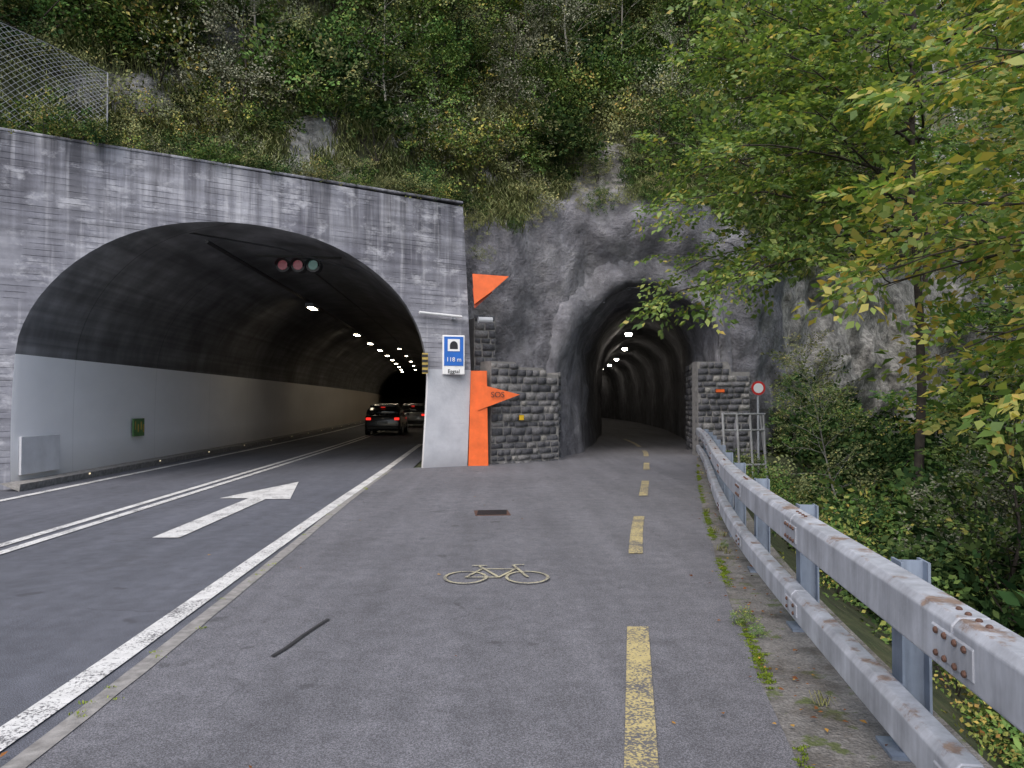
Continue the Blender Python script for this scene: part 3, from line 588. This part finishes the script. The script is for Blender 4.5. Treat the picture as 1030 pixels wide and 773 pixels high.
def gen_tree(name,seed,H,limbs,leafmat_,bark,leaf=.10,trunk_r=.13,spray_step=.34,dens_=1.,lean=(0,0)):
    r=np.random.default_rng(seed); TV=[];TF=[]
    def addt(pts,rad,n=6):
        v,f=tube(pts,rad,n); k=len(TV); TV.extend([tuple(q) for q in v]); TF.extend([tuple(i+k for i in ff) for ff in f])
    N=12; trunk=[np.array([lean[0]*(i/N)**1.5+.10*math.sin(i*1.1+seed),lean[1]*(i/N)**1.5+.10*math.cos(i*.9+seed),H*i/N]) for i in range(N+1)]; trunk[0][2]=-.8
    addt(trunk,[trunk_r*(1.25 if i==0 else 1)*(1-.85*i/N) for i in range(N+1)],8)
    SP=[];SD=[]
    for (h,az,L,el) in limbs:
        f=h/H*N; i=min(int(f),N-1); o=trunk[i]+(trunk[i+1]-trunk[i])*(f-i)
        d=np.array([math.cos(az)*math.cos(el),math.sin(az)*math.cos(el),math.sin(el)])
        pl=polyl(o,d,L,r,8,.085,sag=.05); r0=trunk_r*.34*(L/5)**.6
        addt(pl,[r0*(1-.85*k/8)+.003 for k in range(9)],5)
        ns=max(3,int(L*2.4*dens_))
        for s in range(ns):
            g=.15+.85*(s+.5)/ns; q=g*8; k=min(int(q),7); p=pl[k]+(pl[k+1]-pl[k])*(q-k); ax=pl[k+1]-pl[k]; ax/=np.linalg.norm(ax)
            sd=1 if s%2 else -1; side=np.array([-ax[1],ax[0],0])*sd; l2=(.28*L*(1.15-g)+.35)*r.uniform(.7,1.25)
            dd=ax*.75+side*.8+np.array([0,0,r.normal(.08,.2)]); p2=polyl(p,dd,l2,r,4,.12,sag=.06); addt(p2,[.010,.008,.006,.005,.003],3)
            m=max(2,int(l2/spray_step))
            for w in range(m):
                e=(w+1)/m*4; kk=min(int(e),3); e2=min(1,e-kk); SP.append(p2[kk]+(p2[kk+1]-p2[kk])*e2); a=p2[kk+1]-p2[kk]; a/=np.linalg.norm(a); SD.append(a+r.normal(0,.5,3)*np.array([1,1,.5]))
        SP.append(pl[-1]);SD.append(pl[-1]-pl[-2])
    SP=np.array(SP);SD=np.array(SD); sel=r.integers(0,3,len(SP)); LF=[];o=len(TV); VV=[np.array(TV)]
    for t in range(3):
        idx=sel==t
        if not idx.any(): continue
        v,f=merge_sprays(spray(seed*10+t,leaf=leaf),SP[idx],SD[idx],r.uniform(.75,1.25,idx.sum()),r); VV.append(v); LF.append(f+o); o+=len(v)
    LF=np.concatenate(LF); F=np.concatenate([np.array(TF),LF]); mi=np.concatenate([np.zeros(len(TF)),np.ones(len(LF))])
    return quads(name,np.concatenate(VV),F,[bark,leafmat_],mi,r.random(len(F))**1.1)
r=np.random.default_rng(3)
def std_limbs(r,z0,z1,n,Lf,el0=.05,el1=.6,az=None):
    out=[]
    for i in range(n):
        h=z0+(z1-z0)*i/(n-1); a=i*2.4+r.normal(0,.3) if az is None else r.uniform(*az); out.append((h,a,Lf((h-z0)/(z1-z0))*r.uniform(.8,1.15),el0+(el1-el0)*(h-z0)/(z1-z0)+r.normal(0,.08)))
    return out
pi=math.pi
base1=(7.3,13.6,ground_z(7.3,13.6)); b1=base1[2]
limbs=std_limbs(r,8.8,15.5,36,lambda f:4.2-2.3*f,.08,.7)
limbs+=[(4.2-b1,pi*1.0,4.6,.03),(4.7-b1,pi*.86,4.6,.08),(4.9-b1,pi*1.08,4.6,.08),(5.1-b1,pi*.95,4.5,.14),(5.6-b1,pi*1.15,4.2,.2),(6.1-b1,pi*.9,3.9,.22),(4.8-b1,pi*1.3,4.0,.12),(6.6-b1,pi*1.02,3.7,.28),
 (7.0-b1,pi*.85,3.5,.3),(7.4-b1,pi*1.1,3.4,.35),(8-b1,pi*.97,3.2,.35),(5.2-b1,pi*.7,3.8,.2),(6-b1,pi*1.4,3.6,.2),(5.4-b1,pi*1.03,4.3,.15),(6.3-b1,pi*1.2,3.8,.2),(7.7-b1,pi*1.2,3.2,.3)]
me1=gen_tree('beech_tree_mesh',11,17,limbs,M_TG,M_BARK,.125,.10,.28,1.4)
add('beech_tree',me1,base1)
me2=gen_tree('yellowing_tree_mesh',23,14,std_limbs(r,5.6,13,30,lambda f:3.1-1.3*f,.05,.6)+[(6.2,pi*.9,3.2,.1),(7.4,pi*1.1,3.1,.15),(8.6,pi*.95,3.0,.2),(7,pi*.8,3.1,.1),(8,pi*1.2,3.0,.2),(9.2,pi*1.02,3.0,.2),(10,pi*.88,2.9,.3),(5.2,pi*1.02,3.0,.05),(5.9,pi*1.2,2.9,.0),(6.6,pi*1.0,3.1,.08)],M_TY,M_BARK,.12,.08,.32,1.15)
add('yellowing_tree',me2,(6.7,6.7,ground_z(6.75,6.6)))
me3=gen_tree('maple_mesh',31,15,std_limbs(r,3.0,14.6,36,lambda f:4.3-2.2*f,0.,.8),M_TG,M_BARK,.15,.12,.34,1.15)
me4=gen_tree('dark_tree_mesh',37,13,std_limbs(r,1.5,12.6,30,lambda f:3.9-2.0*f,0.,.8),M_LG,M_BARK,.17,.13,.38,.95)
tp=[(me3,12.6,17.5,-4.2,.2,1.0),(me3,17.5,20.5,-6.5,2.,1.1),(me4,21,27,-5,1.,1.2),(me3,25,29,-4,3.,1.35),(me4,11.2,11.0,-6,4.,.70),(me3,16,34,6.5,.9,.95),(me3,21,38,6.,1.7,1.2),(me4,16,13,-7,2.8,.85),(me4,28,38,0,3.3,1.4),(me2,9.6,10.4,-4.6,1.2,1.05)]
NM={'maple_mesh':'maple_tree','dark_tree_mesh':'ash_tree','yellowing_tree_mesh':'yellowing_tree','birch_mesh':'birch_tree','young_tree_mesh':'young_tree','bare_tree_mesh':'bare_tree','grey_tree_mesh':'willow_tree'}
for me,x,y,z,rz,sc in tp: add(NM[me.name],me,(x,y,z),(0,0,rz),sc)
def gen_shrub(name,seed,mat,leaf=.08,n=95,R=.9,flat=.8):
    r=np.random.default_rng(seed); lobes=r.normal(0,.42*R,(5,3)); lobes[:,2]=abs(lobes[:,2])*flat+.2*R
    li=r.integers(0,5,n); d=r.normal(0,1,(n,3)); d[:,2]=abs(d[:,2])*.8-.1; d/=np.linalg.norm(d,axis=1,keepdims=True)
    P=lobes[li]+d*(R*r.uniform(.15,.6,n))[:,None]; VV=[];FF=[]
    TV=[];TF=[]
    for l in lobes:
        v,f=tube([(0,0,-.3),tuple(l*.5+np.array([0,0,-.05])),tuple(l*1.3)],[.02,.012,.004],4); k=len(TV); TV+= [tuple(q) for q in v]; TF+=[tuple(i+k for i in ff) for ff in f]
    VV.append(np.array(TV)); o=len(TV)
    for t in range(2):
        idx=(np.arange(n)%2)==t; v,f=merge_sprays(spray(seed*7+t,.42,leaf,3),P[idx],d[idx]+r.normal(0,.3,(idx.sum(),3)),r.uniform(.7,1.3,idx.sum()),r,.5); VV.append(v);FF.append(f+o);o+=len(v)
    FF=np.concatenate(FF); F=np.concatenate([np.array(TF),FF]); mi=np.concatenate([np.zeros(len(TF)),np.ones(len(FF))]); return quads(name,np.concatenate(VV),F,[M_BARK,mat],mi,r.random(len(F)))
SH={'g':[gen_shrub('shrub_green',1,M_LG,.09,70),gen_shrub('shrub_green2',2,M_LG,.08,80)],'o':[gen_shrub('shrub_olive',3,M_LO,.085,70),gen_shrub('shrub_olive2',4,M_LO,.075,80)],
    'd':[gen_shrub('shrub_dark',5,M_LD,.11,70),gen_shrub('shrub_dark2',6,M_LD,.085,80)],'y':[gen_shrub('shrub_yellow',8,M_LY,.08,65)],'b':[gen_shrub('shrub_grey',9,M_LB,.06,75)]}
hs=empty('hillside_shrubs'); cnt=0
for k in range(1450):
    x=random.uniform(-17,19); z=random.uniform(6.4,18.5)
    if rockmask(x,z)>.56 and random.random()<.88: continue
    cl_=noise.noise(Vector((x*.35,z*.35,9)))
    y=cliffY(x,z); zt=float(np.interp(x,ZX,ZT))
    if z<zt+.3: continue
    near=z-zt
    if cl_<-.15 and random.random()<.6: continue
    key=random.choices('oogdbyb',k=1)[0] if cl_<.08 else random.choices('ggodogd',k=1)[0]
    sc=random.uniform(.5,1.25)*(.6 if near<1.4 else 1.1)
    add('shrub',random.choice(SH[key]),(x,y-.05,z),(random.uniform(.2,.6),random.uniform(-.2,.2),random.uniform(0,6.3)),sc,hs); cnt+=1
pvz=empty('portal_top_plants')
for k in range(100):
    t=random.uniform(-.6,1.12); b=random.uniform(.1,.8); x,y,_=PF(t,0,b); add('plant',random.choice(SH[random.choice('ogdoyb')]),(x,y,6.6),(0,0,random.uniform(0,6)),random.uniform(.2,.6),pvz)
me5=gen_tree('birch_mesh',51,6.5,std_limbs(r,1.6,6.3,20,lambda f:1.7-.9*f,.2,.9),M_LO,M_BARKP,.10,.05,.28,1.3)
me6=gen_tree('young_tree_mesh',57,6,std_limbs(r,.8,5.8,24,lambda f:2.0-1.0*f,.1,.9),M_LG,M_BARK,.12,.06,.28,1.3)
me7=gen_tree('bare_tree_mesh',61,6,std_limbs(r,1.5,5.8,14,lambda f:1.6-.8*f,.4,1.0),M_LB,M_BARKP,.06,.055,.6,1.)
me8=gen_tree('grey_tree_mesh',67,5,std_limbs(r,.8,4.8,20,lambda f:1.7-.8*f,.3,1.),M_LB,M_BARK,.09,.05,.32,1.2)
us=empty('ravine_undergrowth')
for k in range(300):
    y=random.uniform(1.5,27); rx=float(rail(y)[0]); d=random.uniform(.9,1)+random.random()**1.3*11; x=rx+d; z=ground_z(x,y)
    if noise.noise(Vector((x*.6,y*.6,2)))<-.18: continue
    sc=random.uniform(.6,1.9) if d>2.5 else random.uniform(.4,.75)
    if d<2.5 and y<11 and random.random()<.4: continue
    key=random.choice('dddgdgdy') if d>2.2 else random.choice('ggyddo')
    add('shrub',random.choice(SH[key]),(x,y,z+.1+(.4 if d>4 else 0)),(random.uniform(-.3,.3),random.uniform(-.3,.3),random.uniform(0,6.3)),sc,us)
for k in range(60):
    y=random.uniform(9,28); x=float(rail(y)[0])+random.uniform(3,14); add('shrub',random.choice(SH[random.choice('dddg')]),(x,y,random.uniform(-4.2,-.8)+ (y-9)*.03),(0,0,random.uniform(0,6.3)),random.uniform(1.2,2.3),us)
for k in range(26):
    y=random.uniform(7,26); x=float(rail(y)[0])+random.uniform(2.4,9); zz=ground_z(x,y); s_=random.uniform(.3,.6); add('sapling',random.choice([me6,me6,me8,me5]),(x,y,zz),(random.uniform(-.15,.15),random.uniform(-.25,.05),random.uniform(0,6)),s_*(1+max(0,-zz)*.06),us)
for (x,y,z,s) in [(2.75,3.1,-.75,.55),(3.1,3.6,-1.0,.7),(2.6,2.4,-.8,.5),(3.3,4.4,-1.0,.6),(3.6,5.4,-1.1,.6)]: add('shrub',SH['y'][0],(x,y,z),(0,0,x*5),s,us)
iv=empty('ivy')
for k in range(40):
    x=random.uniform(-1.,9); zt=float(np.interp(x,ZX,ZT)); z=zt+random.uniform(-.3,.5) if random.random()<.8 or x>1.0 else random.uniform(5.,6.5)
    add('ivy_clump',random.choice(SH[random.choice('dogo')]),(x,cliffY(x,z)-.1,z),(random.uniform(.8,1.4),0,random.uniform(-.5,.5)),random.uniform(.2,.45),iv)
K=4600; P=[]
while len(P)<K:
    x=random.uniform(-17,16); z=random.uniform(6.2,17); zt=float(np.interp(x,ZX,ZT))
    if z<zt-.1+.5*noise.noise(Vector((x*1.3,0,1))) or rockmask(x,z)>.58: continue
    if (x<-1) and random.random()<.3: continue
    P.append((x,cliffY(x,z)-.02,z))
P=np.array(P)
def grass(name,P,nb,L0,L1,outv,spread,w,up=.55,mat=M_GR):
    r=np.random.default_rng(5); B=np.repeat(P,nb,0)+r.normal(0,spread,(len(P)*nb,3))*np.array([1,.5,.6]); k=len(B); L=r.uniform(L0,L1,k)[:,None]
    if spread<.05: B[:,2]=P[0][2]
    a=r.normal(0,1,(k,3)); a[:,2]=0; a/=np.linalg.norm(a,axis=1,keepdims=True); o=a*.8+np.array(outv); o/=np.linalg.norm(o,axis=1,keepdims=True)
    s=np.cross(o,[0,0,1.]); s/=np.linalg.norm(s,axis=1,keepdims=True)+1e-6; s*=w; u=np.array([0,0,1.])
    p1=B+u*L*up+o*L*.30; p2=p1+o*L*.38-u*L*.30
    V=np.stack([B-s,B+s,p1+s*.8,p1-s*.8,p2+s*.2,p2-s*.2],1).reshape(-1,3); i=np.arange(k)[:,None]*6
    F=np.concatenate([i+np.array([0,1,2,3]),i+np.array([3,2,4,5])],1).reshape(-1,4); rr=np.repeat(r.random(k)*.6+np.repeat(r.random(len(P)),nb)*.4,2)
    return add(name,quads(name,V,F,[mat],rnd=rr))
grass('hillside_grass',P,20,.28,.65,(0,-1.0,0),.16,.011)
P=[]
for k in range(1100):
    y=1.5+18*random.random()**1.5
    if noise.noise(Vector((y*.9,0,4)))<-.15+.25*random.random(): continue
    P.append((float(pathR(y)[0])+random.gauss(.03,.022),y,.0))
grass('verge_moss',np.array(P),22,.004,.014,(0,0,0),.014,.003,.8,M_MOSS)
P=[(float(pathR(y)[0])+random.uniform(0.05,.3),y,0.) for y in np.random.default_rng(8).uniform(2,21,10)]
grass('verge_weeds',np.array(P),16,.05,.12,(0,0,0),.025,.003,.6,M_GR)
wd=empty('weed_plants')
for (y,dx,s) in [(5.45,.05,.11),(5.2,.10,.07),(8.4,.12,.06)]: add('weed',SH['g'][0],(float(pathR(y)[0])+dx,y,0),(0,0,y),s,wd)
P=[(float(kerbX(y)[0])+random.uniform(-.06,.06),y,.0) for y in np.random.default_rng(9).uniform(3,17,60) if noise.noise(Vector((y*1.3,2,4)))>0]
grass('kerb_weeds',np.array(P),14,.01,.03,(0,0,0),.02,.003,.7,M_MOSS)
rr=np.random.default_rng(12); n=460; ys=rr.uniform(1.5,24,n); e=rr.random(n)
xs=np.where(e<.85,pathR(ys)+rr.normal(.18,.13,n),np.where(e<.90,kerbX(ys)+rr.normal(0,.4,n),rr.uniform(-1.5,3,n))); xs=np.minimum(xs,rail(ys)+.4)
C=np.stack([xs,ys,np.full(n,.018)],1); D=rr.normal(0,1,(n,3));D[:,2]*=.12; Nn=np.array([0,0,1.])+rr.normal(0,.25,(n,3)); L=rr.uniform(.02,.045,n); v,f=leaf_template(C,D,Nn,L,L*.6); v[:,2]=np.maximum(v[:,2],.012)
add('fallen_leaves',quads('fallen_leaves',v,f,[M_DEAD],rnd=rr.random(n)))
L_=[(me7,1.8,11.3,.3,1.),(me5,-3.5,9.0,1.,.75),(me7,-6.6,9.6,1.4,.75),(me5,3.8,12,.7,.9),(me6,-8,10.5,2.,.9),(me6,-2.2,12,3.,1.),(me5,-10.,11.5,1.,1.),(me6,6.,11,1.,.8),(me5,7.5,12.5,2.2,1.),(me6,-5.5,13,4.,1.1),(me6,.2,14.5,1.,1.2),(me6,4.5,15.5,2.,1.3),(me5,-12,10,2.,1.),(me6,9,14,3.,1.3),(me6,-9,15,2.,1.2),(me7,5.2,9.6,4.,.7),(me8,10.5,9.5,1.,1.),(me6,13,10,2.,1.2),(me3,2,19,1.,.7),(me3,-6,19,1.,.7),(me3,9,19,4.,.8),(me3,-12,18,3.,.7)]
for k in range(34):
    L_.append((random.choice([me8,me6,me5,me8,me6]),-15+k*.78+random.uniform(-.6,.6),random.uniform(7.6,15),random.uniform(0,6),random.uniform(.35,.85)))
for me,x,z,rz,sc in L_: add(NM[me.name],me,(x,cliffY(x,z)+.1,z-.2),(0,0,rz),sc)
# rock-fall netting top left
V=[];F=[]
A=Vector((-13.2,11.9,6.75));B=Vector((-8.3,15.3,6.75)); U=Vector((-.25,.45,2.3))
def netp(a,b):
    q=A+(B-A)*a+U*b; return q+Vector((0,.15*math.sin(a*9),.15*math.sin(a*7+b*3)-.9*max(0,a-.55)*b))
Ww=(B-A).length; n=int(Ww/.13)
for k in range(-18,n):
    for sgn in (0,1):
        pts=[]
        for s in range(13):
            b=s/12; a=(k+18*b if sgn==0 else k+18-18*b)/n
            if 0<=a<=1: pts.append(netp(a,b))
        for i in range(len(pts)-1):
            d=(pts[i+1]-pts[i]).normalized(); q=d.cross(Vector((.5,-.85,0))).normalized()*.0026; m=len(V); V+= [pts[i]-q,pts[i]+q,pts[i+1]+q,pts[i+1]-q]; F.append((m,m+1,m+2,m+3))
nf=empty('rockfall_net'); new_mesh('mesh_wires',V,F,[M_GREY],nf)
for a in (0.,.33,.66,1.): p=netp(a,0);q=netp(a,1.0); tubeobj('post',[tuple(p),tuple(q)],.016,M_DGREY,nf,8)
tubeobj('top_cable',[tuple(netp(s/10,1)) for s in range(11)],.008,M_DGREY,nf,6)
# ------------------------------------------------------------------ light, camera
w=bpy.data.worlds.new('World'); S.world=w; w.use_nodes=True; nt=w.node_tree; bg=nt.nodes['Background']; sky=nt.nodes.new('ShaderNodeTexSky'); sky.sky_type='NISHITA'; sky.sun_disc=False
sky.sun_elevation=math.radians(50); sky.sun_rotation=math.radians(200); sky.air_density=1.0; sky.dust_density=3.0; nt.links.new(sky.outputs[0],bg.inputs[0]); bg.inputs[1].default_value=.2
sd=bpy.data.lights.new('sun','SUN'); sd.energy=2.8; sd.angle=math.radians(70); sd.color=(1,.965,.93); so=bpy.data.objects.new('sun',sd); COL.objects.link(so)
az=math.radians(200); el=math.radians(50); dv=-Vector((math.sin(az)*math.cos(el),math.cos(az)*math.cos(el),math.sin(el))); so.rotation_euler=dv.to_track_quat('-Z','Y').to_euler()
cam=bpy.data.cameras.new('camera'); cam.sensor_width=36; cam.lens=26.56; cam.clip_end=1500; co=bpy.data.objects.new('camera',cam); co.location=(0,0,1.6); co.rotation_euler=(math.radians(90+1.4),0,0); COL.objects.link(co); S.camera=co
print('shrubs',cnt,'polys',sum(len(m.polygons) for m in bpy.data.meshes))
